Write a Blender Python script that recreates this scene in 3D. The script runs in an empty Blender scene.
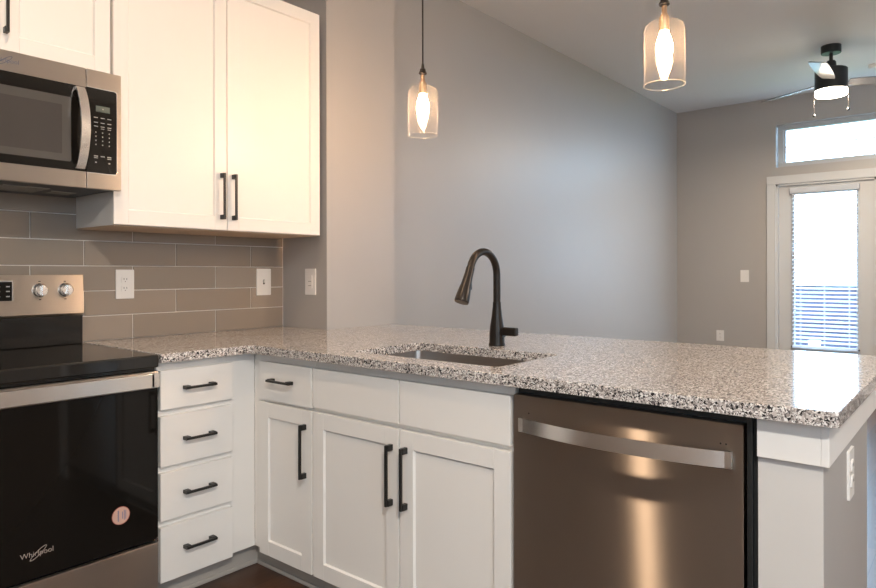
import bpy, bmesh, math, random
from mathutils import Vector, Matrix
random.seed(7)
S = bpy.context.scene
COL = S.collection
PI = math.pi

# ------------------------------------------------------------------ camera
cam_d = bpy.data.cameras.new('camera'); cam = bpy.data.objects.new('camera', cam_d); COL.objects.link(cam)
YAW, ROLL, FPX = 0.691, -0.0018, 658.48
fw = Vector((math.cos(YAW), math.sin(YAW), 0)); rt0 = Vector((math.sin(YAW), -math.cos(YAW), 0)); up0 = Vector((0, 0, 1))
rt = rt0*math.cos(ROLL) + up0*math.sin(ROLL); up = up0*math.cos(ROLL) - rt0*math.sin(ROLL)
m = Matrix((rt, up, -fw)).transposed().to_4x4(); m.translation = (-2.2024, -2.9013, 1.1978)
cam.matrix_world = m
cam_d.sensor_width = 36; cam_d.lens = FPX/876*36; cam_d.shift_y = -20.885/876
cam_d.clip_start = .02
S.camera = cam

# ------------------------------------------------------------------ world, exposure, lights
S.view_settings.view_transform = 'Standard'; S.view_settings.look = 'None'; S.view_settings.gamma = 1
S.view_settings.exposure = 0.12
S.cycles.use_denoising = True
S.cycles.max_bounces = 10; S.cycles.diffuse_bounces = 6; S.cycles.glossy_bounces = 5
S.cycles.transparent_max_bounces = 16; S.cycles.sample_clamp_indirect = 8
W = bpy.data.worlds.new('sky'); S.world = W; W.use_nodes = True
bgn = W.node_tree.nodes['Background']; bgn.inputs[0].default_value = (.46, .72, 1.0, 1); bgn.inputs[1].default_value = 17.0

KITCHEN_W = 13; BULB_S = 250; FAN_S = 30
def area(name, loc, size, watts, color, rot=(0, 0, 0), shape='DISK', sy=None, spread=None):
    l = bpy.data.lights.new(name, 'AREA'); l.shape = shape; l.size = size
    if sy: l.size_y = sy
    l.energy = watts; l.color = color
    if spread: l.spread = spread
    o = bpy.data.objects.new(name, l); o.location = loc; o.rotation_euler = rot; COL.objects.link(o); return o
CANS = [(-1.55, -1.30), (-2.6, -3.9)]
area('front_kitchen_lamp', (*CANS[0], 2.955), .11, KITCHEN_W, (1, .72, .48))
area('kitchen_fill_lamp', (*CANS[1], 2.955), .26, 112, (1, .93, .84))  # added fill light behind the camera, brightens the lower cabinets
area('fan_lamp', (3.99, -1.95, 2.628), .20, 36, (1, .82, .64))
GLOBE = (1.3, -4.25, 2.15)
_l = bpy.data.lights.new('globe_fill_lamp', 'POINT'); _l.energy = 75; _l.color = (1, .84, .68); _l.shadow_soft_size = .12  # unseen globe light added to lift the ceiling and living room
_o = bpy.data.objects.new('globe_fill_lamp', _l); _o.location = GLOBE; COL.objects.link(_o)
def portal(loc, w, h, rot):
    o = area('sky_portal', loc, w, 1, (1, 1, 1), rot, 'RECTANGLE', h); o.data.cycles.is_portal = True
portal((5.62, -1.66, 1.22), 1.75, .65, (0, PI/2, 0))
portal((5.62, -2.08, 2.53), .45, 1.75, (0, PI/2, 0))
WF = [(-2.4, -1.7, 1.2, 2.1), (4.4, 5.2, 1.0, 2.1)]      # unseen windows added to the front wall for daylight fill (x0, x1, z0, z1)
WL = (-4.0, -3.4, 1.3, 2.1)                             # unseen window added to the left wall to light the peninsula (y0, y1, z0, z1)
for x0, x1, z0, z1 in WF: portal(((x0+x1)/2, -5.33, (z0+z1)/2), x1-x0, z1-z0, (PI/2, 0, 0))
portal((-4.03, (WL[0]+WL[1])/2, (WL[2]+WL[3])/2), WL[3]-WL[2], WL[1]-WL[0], (0, -PI/2, 0))

# ------------------------------------------------------------------ materials
def mat(name, col, rough=.5, metal=0, spec=.5, coat=0, emit=None, es=0, bump=None, var=None, aniso=0):
    M = bpy.data.materials.new(name); M.use_nodes = True; nt = M.node_tree; b = nt.nodes['Principled BSDF']
    b.inputs['Base Color'].default_value = (*col, 1); b.inputs['Roughness'].default_value = rough
    b.inputs['Metallic'].default_value = metal; b.inputs['Specular IOR Level'].default_value = spec
    b.inputs['Coat Weight'].default_value = coat; b.inputs['Coat Roughness'].default_value = .05
    if emit: b.inputs['Emission Color'].default_value = (*emit, 1); b.inputs['Emission Strength'].default_value = es
    tc = nt.nodes.new('ShaderNodeTexCoord')
    if bump:
        sc, st = bump
        n = nt.nodes.new('ShaderNodeTexNoise'); n.inputs['Scale'].default_value = sc; n.inputs['Detail'].default_value = 3
        nt.links.new(tc.outputs['Object'], n.inputs['Vector'])
        bp = nt.nodes.new('ShaderNodeBump'); bp.inputs['Strength'].default_value = st; bp.inputs['Distance'].default_value = .002
        nt.links.new(n.outputs[0], bp.inputs['Height']); nt.links.new(bp.outputs[0], b.inputs['Normal'])
    v = var if var is not None else .04
    n2 = nt.nodes.new('ShaderNodeTexNoise'); n2.inputs['Scale'].default_value = 6
    nt.links.new(tc.outputs['Object'], n2.inputs['Vector'])
    mx = nt.nodes.new('ShaderNodeMix'); mx.data_type = 'RGBA'
    mx.inputs[6].default_value = (*[c*(1-v) for c in col], 1); mx.inputs[7].default_value = (*[min(1, c*(1+v)) for c in col], 1)
    nt.links.new(n2.outputs[0], mx.inputs[0]); nt.links.new(mx.outputs[2], b.inputs['Base Color'])
    if aniso:
        b.inputs['Anisotropic'].default_value = aniso
    return M

def steel(name, col, rough, aniso, rotate=0, brush=0):
    M = mat(name, col, rough, 1, aniso=aniso, var=.02); nt = M.node_tree; b = nt.nodes['Principled BSDF']
    t = nt.nodes.new('ShaderNodeTangent'); t.direction_type = 'UV_MAP'; t.uv_map = 'UVMap'
    nt.links.new(t.outputs[0], b.inputs['Tangent']); b.inputs['Anisotropic Rotation'].default_value = rotate
    tc = nt.nodes['Texture Coordinate']; uvn = tc.outputs['UV']
    mp = nt.nodes.new('ShaderNodeMapping'); mp.inputs['Scale'].default_value = (12, 2500, 1)
    nt.links.new(uvn, mp.inputs[0]); n = nt.nodes.new('ShaderNodeTexNoise'); n.inputs['Scale'].default_value = 1; n.inputs['Detail'].default_value = 2
    nt.links.new(mp.outputs[0], n.inputs['Vector'])
    mr = nt.nodes.new('ShaderNodeMapRange'); mr.inputs[3].default_value = rough-.004; mr.inputs[4].default_value = rough+.004
    nt.links.new(n.outputs[0], mr.inputs[0]); nt.links.new(mr.outputs[0], b.inputs['Roughness'])
    if brush:
        m2 = nt.nodes.new('ShaderNodeMapping'); m2.inputs['Scale'].default_value = (.3, 3300, 1); nt.links.new(uvn, m2.inputs[0])
        n2 = nt.nodes.new('ShaderNodeTexNoise'); n2.inputs['Scale'].default_value = 1; n2.inputs['Detail'].default_value = 1; nt.links.new(m2.outputs[0], n2.inputs['Vector'])
        bp = nt.nodes.new('ShaderNodeBump'); bp.inputs['Strength'].default_value = 1; bp.inputs['Distance'].default_value = brush
        nt.links.new(n2.outputs[0], bp.inputs['Height']); nt.links.new(bp.outputs[0], b.inputs['Normal'])
    return M

M_CAB = mat('cabinet_paint', (.82, .80, .765), .38, bump=(60, .02), var=.01)
M_TRIM = mat('trim_paint', (.80, .78, .75), .35, var=.01)
M_DOORP = mat('door_paint', (.60, .61, .61), .4, var=.01)
M_WALL = mat('wall_paint', (.41, .39, .37), .43, spec=.8, bump=(220, .12), var=.015)
M_CEIL = mat('ceiling_paint', (.82, .81, .80), .9, bump=(150, .15), var=.01)
M_STEEL = steel('brushed_steel', (.50, .455, .41), .32, .9, .25)
M_DW = steel('dishwasher_steel', (.48, .43, .385), .20, .95, .25)
_nt = M_DW.node_tree; _g = _nt.nodes.new('ShaderNodeBsdfAnisotropic'); _g.inputs['Color'].default_value = (.58, .51, .45, 1)
_g.inputs['Roughness'].default_value = .33; _g.inputs['Anisotropy'].default_value = .87; _g.inputs['Rotation'].default_value = 0
_nt.links.new([n for n in _nt.nodes if n.bl_idname == 'ShaderNodeTangent'][0].outputs[0], _g.inputs['Tangent']); _nt.links.new(_g.outputs[0], _nt.nodes['Material Output'].inputs[0])
M_STEELP = steel('bright_steel', (.84, .81, .78), .27, .6, .25)
M_SINK = steel('sink_steel', (.36, .32, .29), .32, .3)
M_BLACKGLASS = mat('black_glass', (.008, .007, .006), .05, spec=.25, var=0)
M_SCREEN = mat('oven_window_screen', (.075, .07, .065), .18, var=.02)
M_BLACK = mat('black_enamel', (.012, .011, .010), .12)
M_BLKPL = mat('black_plastic', (.012, .014, .014), .45)
M_PULL = mat('matte_black_pull', (.012, .011, .010), .35, bump=(300, .05))
M_BRONZE = mat('oil_rubbed_bronze', (.030, .024, .020), .28, .6)
M_DARKFAN = mat('fan_dark_metal', (.018, .022, .026), .4, .3)
M_WHITEPL = mat('white_plastic', (.80, .78, .75), .3, var=.005)
M_SLOT = mat('dark_slot', (.05, .045, .04), .6)
M_GROUT = mat('grout', (.70, .66, .61), .8, bump=(300, .2))
M_BLIND = mat('blind_vinyl', (.84, .86, .88), .5, var=.005)
_nt = M_BLIND.node_tree; _b = _nt.nodes['Principled BSDF']; _t = _nt.nodes.new('ShaderNodeBsdfTranslucent'); _t.inputs[0].default_value = (.85, .87, .9, 1)
_m = _nt.nodes.new('ShaderNodeMixShader'); _m.inputs[0].default_value = .45; _nt.links.new(_b.outputs[0], _m.inputs[1]); _nt.links.new(_t.outputs[0], _m.inputs[2])
_nt.links.new(_m.outputs[0], _nt.nodes['Material Output'].inputs[0])
M_CHROME = mat('chrome', (.85, .86, .88), .12, 1, var=0)
M_BRASS = mat('socket_brass', (.55, .36, .22), .3, 1)
M_ICON = mat('white_print', (.40, .39, .37), .6, var=0)
M_LOGO = mat('logo_silver', (.62, .55, .5), .35, .6, var=0)
M_LCD = mat('lcd_green_grey', (.10, .12, .10), .3)
M_STICK = mat('sticker_peach', (.62, .40, .32), .5)
M_STICKB = mat('sticker_print_blue', (.18, .18, .30), .6)
M_STICKR = mat('sticker_red', (.35, .08, .06), .5)
M_FILTER = mat('aluminium_mesh', (.34, .32, .29), .5, .7, bump=(500, .6))
M_UNDER = mat('vent_underside', (.035, .037, .037), .4, .3)
M_TOE = mat('toe_kick_shaded', (.42, .39, .355), .5)  # cabinet white darkened, the shadow of the recess put into the colour
M_UWOOD = mat('cabinet_underside_maple', (.56, .42, .29), .5, bump=(40, .1))
M_PARAPET = mat('blue_grey_siding', (.075, .065, .10), .7)
M_DECK = mat('deck_concrete', (.42, .42, .42), .9, bump=(60, .5), var=.1)
M_GRASS = mat('grass', (.10, .16, .05), .9, bump=(20, .5), var=.3)
M_LEAF = mat('leaf', (.07, .13, .04), .6, var=.3)
M_BARK = mat('bark', (.12, .08, .05), .9, bump=(40, .8))
M_FANLIGHT = mat('fan_light_lens', (.9, .88, .82), .4, emit=(1, .86, .68), es=FAN_S)
M_BULB = mat('glowing_bulb', (1, .9, .7), .3, emit=(1, .59, .30), es=BULB_S)
M_CAN = mat('recessed_lens', (.9, .9, .85), .4, emit=(1, .83, .64), es=20)
M_BLADE_UNDER = mat('blade_underside_grey', (.26, .25, .25), .25, var=.05)
M_BLADE = mat('blade_dark', (.05, .075, .12), .3)

def thin_glass(name, tint, haze, rough=.02, edge=.5, hedge=0):
    M = bpy.data.materials.new(name); M.use_nodes = True; nt = M.node_tree; nt.nodes.clear()
    out = nt.nodes.new('ShaderNodeOutputMaterial'); tr = nt.nodes.new('ShaderNodeBsdfTransparent'); tr.inputs[0].default_value = (*tint, 1)
    gl = nt.nodes.new('ShaderNodeBsdfGlossy'); gl.inputs['Roughness'].default_value = rough
    lw = nt.nodes.new('ShaderNodeLayerWeight'); lw.inputs[0].default_value = .5
    pw = nt.nodes.new('ShaderNodeMath'); pw.operation = 'POWER'; pw.inputs[1].default_value = 4; nt.links.new(lw.outputs['Facing'], pw.inputs[0])
    def aff(mul, add):
        a = nt.nodes.new('ShaderNodeMath'); a.operation = 'MULTIPLY_ADD'; a.inputs[1].default_value = mul; a.inputs[2].default_value = add
        nt.links.new(pw.outputs[0], a.inputs[0]); return a
    tl = nt.nodes.new('ShaderNodeBsdfTranslucent'); tl.inputs[0].default_value = (.95, .93, .9, 1)
    m1 = nt.nodes.new('ShaderNodeMixShader'); nt.links.new(aff(hedge, haze).outputs[0], m1.inputs[0])
    nt.links.new(tr.outputs[0], m1.inputs[1]); nt.links.new(tl.outputs[0], m1.inputs[2])
    m2 = nt.nodes.new('ShaderNodeMixShader'); nt.links.new(aff(edge, .035).outputs[0], m2.inputs[0])
    nt.links.new(m1.outputs[0], m2.inputs[1]); nt.links.new(gl.outputs[0], m2.inputs[2]); nt.links.new(m2.outputs[0], out.inputs[0])
    return M
M_GLASS = thin_glass('window_glass', (.98, .99, .99), 0)
M_SHADE = thin_glass('clear_shade_glass', (1, 1, 1), .010, .04, .15, .035)

M_RIM = thin_glass('shade_rim_glass', (1, 1, 1), .06, .04, .15, .05)
def granite():
    M = bpy.data.materials.new('speckled_granite'); M.use_nodes = True; nt = M.node_tree; b = nt.nodes['Principled BSDF']
    b.inputs['Roughness'].default_value = .09; b.inputs['Specular IOR Level'].default_value = .6
    tc = nt.nodes.new('ShaderNodeTexCoord')
    nz = nt.nodes.new('ShaderNodeTexNoise'); nz.inputs['Scale'].default_value = 120; nt.links.new(tc.outputs['Object'], nz.inputs['Vector'])
    mx = nt.nodes.new('ShaderNodeVectorMath'); mx.operation = 'MULTIPLY_ADD'; mx.inputs[1].default_value = (.012, .012, .012)
    nt.links.new(nz.outputs['Color'], mx.inputs[0]); nt.links.new(tc.outputs['Object'], mx.inputs[2])
    def layer(scale, stops):
        v = nt.nodes.new('ShaderNodeTexVoronoi'); v.inputs['Scale'].default_value = scale; nt.links.new(mx.outputs[0], v.inputs['Vector'])
        sp = nt.nodes.new('ShaderNodeSeparateColor'); nt.links.new(v.outputs['Color'], sp.inputs[0])
        r = nt.nodes.new('ShaderNodeValToRGB'); r.color_ramp.interpolation = 'CONSTANT'; e = r.color_ramp.elements
        e[0].position = 0; e[0].color = (*stops[0][1], 1); e[1].position = stops[1][0]; e[1].color = (*stops[1][1], 1)
        for p, c in stops[2:]:
            q = e.new(p); q.color = (*c, 1)
        nt.links.new(sp.outputs[0], r.inputs[0]); return r, sp
    st = [(0, (.015, .015, .017)), (.18, (.12, .11, .108)), (.30, (.33, .295, .275)), (.50, (.54, .49, .46)), (.73, (.80, .77, .74))]
    a, sa = layer(235, st); c, sc = layer(400, st)
    mm = nt.nodes.new('ShaderNodeMix'); mm.data_type = 'RGBA'
    gt = nt.nodes.new('ShaderNodeMath'); gt.operation = 'GREATER_THAN'; gt.inputs[1].default_value = .55
    nt.links.new(sa.outputs[1], gt.inputs[0]); nt.links.new(gt.outputs[0], mm.inputs[0])
    nt.links.new(a.outputs[0], mm.inputs[6]); nt.links.new(c.outputs[0], mm.inputs[7]); nt.links.new(mm.outputs[2], b.inputs['Base Color'])
    return M
M_GRANITE = granite()

def wood():
    M = bpy.data.materials.new('dark_wood_planks'); M.use_nodes = True; nt = M.node_tree; b = nt.nodes['Principled BSDF']
    b.inputs['Roughness'].default_value = .3
    tc = nt.nodes.new('ShaderNodeTexCoord')
    br = nt.nodes.new('ShaderNodeTexBrick'); br.inputs['Scale'].default_value = 1; br.inputs['Brick Width'].default_value = 1.2; br.inputs['Row Height'].default_value = .15
    br.inputs['Mortar Size'].default_value = .0015; br.inputs['Color1'].default_value = (.085, .042, .024, 1); br.inputs['Color2'].default_value = (.045, .024, .015, 1)
    br.inputs['Mortar'].default_value = (.01, .006, .004, 1); br.offset = .37; nt.links.new(tc.outputs['Object'], br.inputs['Vector'])
    mp = nt.nodes.new('ShaderNodeMapping'); mp.inputs['Scale'].default_value = (3, 40, 1); nt.links.new(tc.outputs['Object'], mp.inputs[0])
    n = nt.nodes.new('ShaderNodeTexNoise'); n.inputs['Scale'].default_value = 2; n.inputs['Detail'].default_value = 8; nt.links.new(mp.outputs[0], n.inputs['Vector'])
    mx = nt.nodes.new('ShaderNodeMix'); mx.data_type = 'RGBA'; mx.blend_type = 'MULTIPLY'; mx.inputs[0].default_value = .8
    r = nt.nodes.new('ShaderNodeValToRGB'); r.color_ramp.elements[0].color = (.35, .3, .28, 1); r.color_ramp.elements[1].color = (1.6, 1.5, 1.4, 1)
    nt.links.new(n.outputs[0], r.inputs[0]); nt.links.new(br.outputs[0], mx.inputs[6]); nt.links.new(r.outputs[0], mx.inputs[7])
    nt.links.new(mx.outputs[2], b.inputs['Base Color'])
    return M
M_WOOD = wood()

def tile():
    M = mat('taupe_glazed_tile', (.235, .195, .16), .12, bump=(14, .08)); nt = M.node_tree; b = nt.nodes['Principled BSDF']
    g = nt.nodes.new('ShaderNodeNewGeometry'); r = nt.nodes.new('ShaderNodeMix'); r.data_type = 'RGBA'
    r.inputs[6].default_value = (.285, .237, .192, 1); r.inputs[7].default_value = (.325, .272, .224, 1)
    nt.links.new(g.outputs['Random Per Island'], r.inputs[0]); nt.links.new(r.outputs[2], b.inputs['Base Color'])
    return M
M_TILE = tile()

# ------------------------------------------------------------------ mesh helpers
def bx(bm, x0, x1, y0, y1, z0, z1, bev=0, seg=2):
    r = bmesh.ops.create_cube(bm, size=1); vs = r['verts']
    x0, x1 = sorted((x0, x1)); y0, y1 = sorted((y0, y1)); z0, z1 = sorted((z0, z1))
    for v in vs:
        v.co = Vector((x0 if v.co.x < 0 else x1, y0 if v.co.y < 0 else y1, z0 if v.co.z < 0 else z1))
    if bev:
        bev = min(bev, (x1-x0)*.45, (y1-y0)*.45, (z1-z0)*.45)
        es = list({e for v in vs for e in v.link_edges})
        bmesh.ops.bevel(bm, geom=es, offset=bev, segments=seg, affect='EDGES', profile=.5)
def NB(): return bmesh.new()
def box(*a, bev=0, seg=2):
    b = NB(); bx(b, *a, bev=bev, seg=seg); return b
def lathe(bm, prof, c, axis='z', n=32):
    # prof: list of (r, h); axis direction of h
    rings = []
    for r, h in prof:
        ring = []
        for i in range(n):
            a = 2*PI*i/n; u, v = r*math.cos(a), r*math.sin(a)
            p = {'z': (u, v, h), 'x': (h, u, v), 'y': (v, h, u)}[axis]
            ring.append(bm.verts.new(Vector(c)+Vector(p)))
        rings.append(ring)
    for A, B in zip(rings, rings[1:]):
        for i in range(n):
            j = (i+1) % n; bm.faces.new((A[i], A[j], B[j], B[i]))
    for R in (rings[0], rings[-1]):
        pass
    return rings
def lathe_closed(bm, prof, c, axis='z', n=32):
    rs = lathe(bm, prof, c, axis, n); bm.faces.new(rs[0]); bm.faces.new(rs[-1])
def tube(bm, pts, rad, n=16, caps=True):
    pts = [Vector(p) for p in pts]; rads = rad if isinstance(rad, (list, tuple)) else [rad]*len(pts)
    t0 = (pts[1]-pts[0]).normalized(); ref = Vector((0, 0, 1)) if abs(t0.z) < .9 else Vector((0, 1, 0))
    nrm = t0.cross(ref).normalized(); rings = []
    for i, p in enumerate(pts):
        if i == 0: t = t0
        elif i == len(pts)-1: t = (pts[-1]-pts[-2]).normalized()
        else: t = (pts[i+1]-pts[i-1]).normalized()
        nrm = (nrm - t*nrm.dot(t)).normalized(); bn = t.cross(nrm)
        rings.append([bm.verts.new(p+(nrm*math.cos(2*PI*k/n)+bn*math.sin(2*PI*k/n))*rads[i]) for k in range(n)])
    for A, B in zip(rings, rings[1:]):
        for i in range(n):
            j = (i+1) % n; bm.faces.new((A[i], A[j], B[j], B[i]))
    if caps: bm.faces.new(rings[0]); bm.faces.new(rings[-1])
def sweep_rect(bm, pts, ups, w, t, side):
    """rectangular bar: pts along the bar; ups = width direction; side = fn(i)->thickness direction"""
    rings = []
    for i, p in enumerate(pts):
        p = Vector(p); u = Vector(ups); s = Vector(side(i) if callable(side) else side)
        rings.append([bm.verts.new(p+u*a*w/2+s*b*t/2) for a, b in ((-1, -1), (1, -1), (1, 1), (-1, 1))])
    for A, B in zip(rings, rings[1:]):
        for i in range(4):
            j = (i+1) % 4; bm.faces.new((A[i], A[j], B[j], B[i]))
    bm.faces.new(rings[0]); bm.faces.new(rings[-1])
def prism(bm, pts, z0, z1):
    a = [bm.verts.new((x, y, z0)) for x, y in pts]; b = [bm.verts.new((x, y, z1)) for x, y in pts]
    bm.faces.new(a[::-1]); bm.faces.new(b)
    for i in range(len(pts)):
        j = (i+1) % len(pts); bm.faces.new((a[i], a[j], b[j], b[i]))
def rrect(u0, u1, v0, v1, r, n=5):
    out = []
    for cx, cy, a0 in ((u1-r, v1-r, 0), (u0+r, v1-r, PI/2), (u0+r, v0+r, PI), (u1-r, v0+r, 1.5*PI)):
        for k in range(n+1):
            a = a0+PI/2*k/n; out.append((cx+r*math.cos(a), cy+r*math.sin(a)))
    return out
def plate(bm, pts, plane, p0, p1):
    """extrude 2-D outline: plane 'y' -> (u=x, v=z); 'x' -> (u=y, v=z)"""
    f = (lambda u, v, w: (u, w, v)) if plane == 'y' else (lambda u, v, w: (w, u, v))
    a = [bm.verts.new(f(u, v, p0)) for u, v in pts]; b = [bm.verts.new(f(u, v, p1)) for u, v in pts]
    bm.faces.new(a); bm.faces.new(b[::-1])
    for i in range(len(pts)):
        j = (i+1) % len(pts); bm.faces.new((a[i], b[i], b[j], a[j]))

def pr(parent, name, m, *a): return obj(name, box(*a), m, parent)
def wloc(o):
    v = Vector((0, 0, 0))
    while o: v += o.location; o = o.parent
    return v
def obj(name, bm, material, parent=None, loc=None, sharp=32):
    bmesh.ops.recalc_face_normals(bm, faces=bm.faces)
    for f in bm.faces: f.smooth = True
    for e in bm.edges:
        if len(e.link_faces) == 2: e.smooth = e.calc_face_angle(0) < math.radians(sharp)
    uv = bm.loops.layers.uv.new('UVMap')
    for f in bm.faces:
        n = f.normal; ax = max(range(3), key=lambda i: abs(n[i]))
        for l in f.loops:
            c = l.vert.co; l[uv].uv = (c.y, c.z) if ax == 0 else (c.x, c.z) if ax == 1 else (c.x, c.y)
    off = wloc(parent) if parent else Vector(loc or (0, 0, 0))
    for v in bm.verts: v.co -= off
    me = bpy.data.meshes.new(name); bm.to_mesh(me); bm.free(); me.materials.append(material)
    o = bpy.data.objects.new(name, me); COL.objects.link(o)
    wn_ = o.modifiers.new('normals', 'WEIGHTED_NORMAL'); wn_.keep_sharp = True; wn_.weight = 100
    if parent: o.parent = parent
    else: o.location = off
    return o
def thing(name, label, cat, loc, group=None):
    o = bpy.data.objects.new(name, None); COL.objects.link(o); o.location = loc; o.empty_display_size = .1
    o['label'] = label; o['category'] = cat
    if group: o['group'] = group
    return o
def tag(o, label, cat, group=None):
    o['label'] = label; o['category'] = cat
    if group: o['group'] = group
    return o
def struct(name, bm, m, loc=None):
    o = obj(name, bm, m, None, loc); o['kind'] = 'structure'; return o
def text(name, s, size, m, parent, place, depth=.0006, align='CENTER'):
    cu = bpy.data.curves.new(name, 'FONT'); cu.body = s; cu.size = size; cu.extrude = depth/2; cu.align_x = align; cu.align_y = 'CENTER'
    t = bpy.data.objects.new(name, cu); COL.objects.link(t)
    bpy.context.view_layer.update()
    me = bpy.data.meshes.new_from_object(t.evaluated_get(bpy.context.evaluated_depsgraph_get()))
    bpy.data.objects.remove(t)
    off = wloc(parent)
    for v in me.vertices: v.co = Vector(place(v.co.x, v.co.y, v.co.z)) - off
    me.materials.clear(); me.materials.append(m)
    o = bpy.data.objects.new(name, me); COL.objects.link(o); o.parent = parent; return o

# ------------------------------------------------------------------ key dimensions
ZC = 3.047; XFAR = 5.455; YLIV = -.17; YF = -5.2; XL = -3.9
XE, YE, YEND, XB = -.664, -.667, -2.677, .48       # granite edges
XD, YD = -.6332, -.6375                            # door faces
CT, CB = .914, .882
# ------------------------------------------------------------------ the setting
struct('floor', box(XL-.1, XFAR+.12, YF-.1, .13, -.1, 0), M_WOOD)
struct('ceiling', box(XL-.1, XFAR+.14, YF-.1, .13, ZC, ZC+.1), M_CEIL)
struct('wall_back', box(XL, 0, .01, .13, 0, ZC), M_WALL)
struct('wall_corner', box(0, .4955, -.352, .13, 0, ZC), M_WALL)
struct('wall_living', box(.4955, XFAR, YLIV, .13, 0, ZC), M_WALL)
b = NB()
bx(b, XL-.1, XL, YF, WL[0], 0, ZC); bx(b, XL-.1, XL, WL[1], .13, 0, ZC); bx(b, XL-.1, XL, WL[0], WL[1], 0, WL[2]); bx(b, XL-.1, XL, WL[0], WL[1], WL[3], ZC)
struct('wall_left', b, M_WALL)
b = NB(); xs = XL-.1
for x0, x1, z0, z1 in WF:
    bx(b, xs, x0, YF-.1, YF, 0, ZC); bx(b, x0, x1, YF-.1, YF, 0, z0); bx(b, x0, x1, YF-.1, YF, z1, ZC); xs = x1
bx(b, xs, XFAR+.14, YF-.1, YF, 0, ZC)
struct('wall_front', b, M_WALL)
for k, (x0, x1, z0, z1) in enumerate(WF):
    w = bpy.data.objects.new('window_%d' % (k+2), None); COL.objects.link(w); w.location = ((x0+x1)/2, YF-.05, z0); w['kind'] = 'structure'  # added windows out of view, only let in extra daylight
    b = NB(); n = 2
    bx(b, x0, x1, YF-.08, YF-.03, z0, z0+.05); bx(b, x0, x1, YF-.08, YF-.03, z1-.05, z1)
    for q in range(n+1):
        xx = x0+(x1-x0-.05)*q/n; bx(b, xx, xx+.05, YF-.08, YF-.03, z0, z1)
    obj('window_frame', b, M_TRIM, w); obj('pane', box(x0+.03, x1-.03, YF-.057, YF-.052, z0+.03, z1-.03), M_GLASS, w)
w = bpy.data.objects.new('window_4', None); COL.objects.link(w); w.location = (XL-.05, (WL[0]+WL[1])/2, WL[2]); w['kind'] = 'structure'  # added out-of-view window, daylight for the peninsula fronts
b = NB(); bx(b, XL-.08, XL-.03, WL[0], WL[1], WL[2], WL[2]+.05); bx(b, XL-.08, XL-.03, WL[0], WL[1], WL[3]-.05, WL[3])
for q in range(3):
    yy = WL[0]+(WL[1]-WL[0]-.05)*q/2; bx(b, XL-.08, XL-.03, yy, yy+.05, WL[2], WL[3])
obj('window_frame', b, M_TRIM, w); obj('pane', box(XL-.057, XL-.052, WL[0]+.03, WL[1]-.03, WL[2]+.03, WL[3]-.03), M_GLASS, w)
DY0, DY1, DZ = -1.216, -2.106, 2.128
TY0, TY1, TZ0, TZ1 = -1.222, -2.944, 2.309, 2.757
b = NB()
bx(b, XFAR, XFAR+.14, DY0, .13, 0, ZC); bx(b, XFAR, XFAR+.14, YF, TY1, 0, ZC)
bx(b, XFAR, XFAR+.14, DY1, DY0, DZ, TZ0); bx(b, XFAR, XFAR+.14, TY1, DY0, TZ1, ZC); bx(b, XFAR, XFAR+.14, TY1, DY1, 0, TZ0)
struct('wall_far', b, M_WALL)
bx0 = lambda *a: box(*a, bev=.004)
struct('baseboard_living', bx0(.4955, XFAR-.015, YLIV-.014, YLIV, 0, .13), M_TRIM)
b = NB(); bx(b, XFAR-.014, XFAR, DY0+.088, YLIV, 0, .13, bev=.004); bx(b, XFAR-.014, XFAR, YF, DY1-.088, 0, .13, bev=.004); struct('baseboard_far', b, M_TRIM)
struct('baseboard_front', bx0(XL, WF[1][0], YF, YF+.014, 0, .09), M_TRIM)
struct('baseboard_left', bx0(XL, XL+.014, YF+.02, -.7, 0, .13), M_TRIM)
# door casing
b = NB(); cw = .087
bx(b, XFAR-.02, XFAR, DY0, DY0+cw, 0, DZ, bev=.003); bx(b, XFAR-.02, XFAR, DY1-cw, DY1, 0, DZ, bev=.003)
bx(b, XFAR-.02, XFAR, DY1-cw, DY0+cw, DZ, DZ+cw, bev=.003)
struct('trim_1', b, M_DOORP)
# french doors with glass
def french_door(idx, ya, yb, knob):
    # ya > yb ; glass inset
    b = NB(); x0, x1 = XFAR+.035, XFAR+.08
    g0, g1, gz0, gz1 = ya-.146, yb+.144, .42, 2.015
    bx(b, x0, x1, yb, g1, .02, DZ-.0205, bev=.002); bx(b, x0, x1, g0, ya, .02, DZ-.0205, bev=.002)
    bx(b, x0, x1, g1, g0, .02, gz0, bev=.002); bx(b, x0, x1, g1, g0, gz1, DZ-.0205, bev=.002)
    d = struct('door_%d' % idx, b, M_DOORP)
    # raised lite frame
    b = NB(); t = .022
    for s in ((g1-t, g1+.004, gz0-t, gz1+t), (g0-.004, g0+t, gz0-t, gz1+t), (g1, g0, gz0-t, gz0+.004), (g1, g0, gz1-.004, gz1+t)):
        bx(b, x0-.012, x0+.002, s[0], s[1], s[2], s[3], bev=.004)
    obj('lite_frame', b, M_DOORP, d)
    obj('glass', box(x0+.018, x0+.024, g1, g0, gz0, gz1), M_GLASS, d)
    return g0, g1, gz0, gz1
G = french_door(1, DY0-.02, DY1+.02, 1)
b = NB()   # jambs and threshold
bx(b, XFAR+.0, XFAR+.14, DY0-.018, DY0, 0, DZ); bx(b, XFAR+.0, XFAR+.14, DY1, DY1+.018, 0, DZ); bx(b, XFAR, XFAR+.14, DY1, DY0, DZ-.02, DZ)
bx(b, XFAR, XFAR+.14, DY1, DY0, 0, .018)
struct('trim_2', b, M_DOORP)
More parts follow.
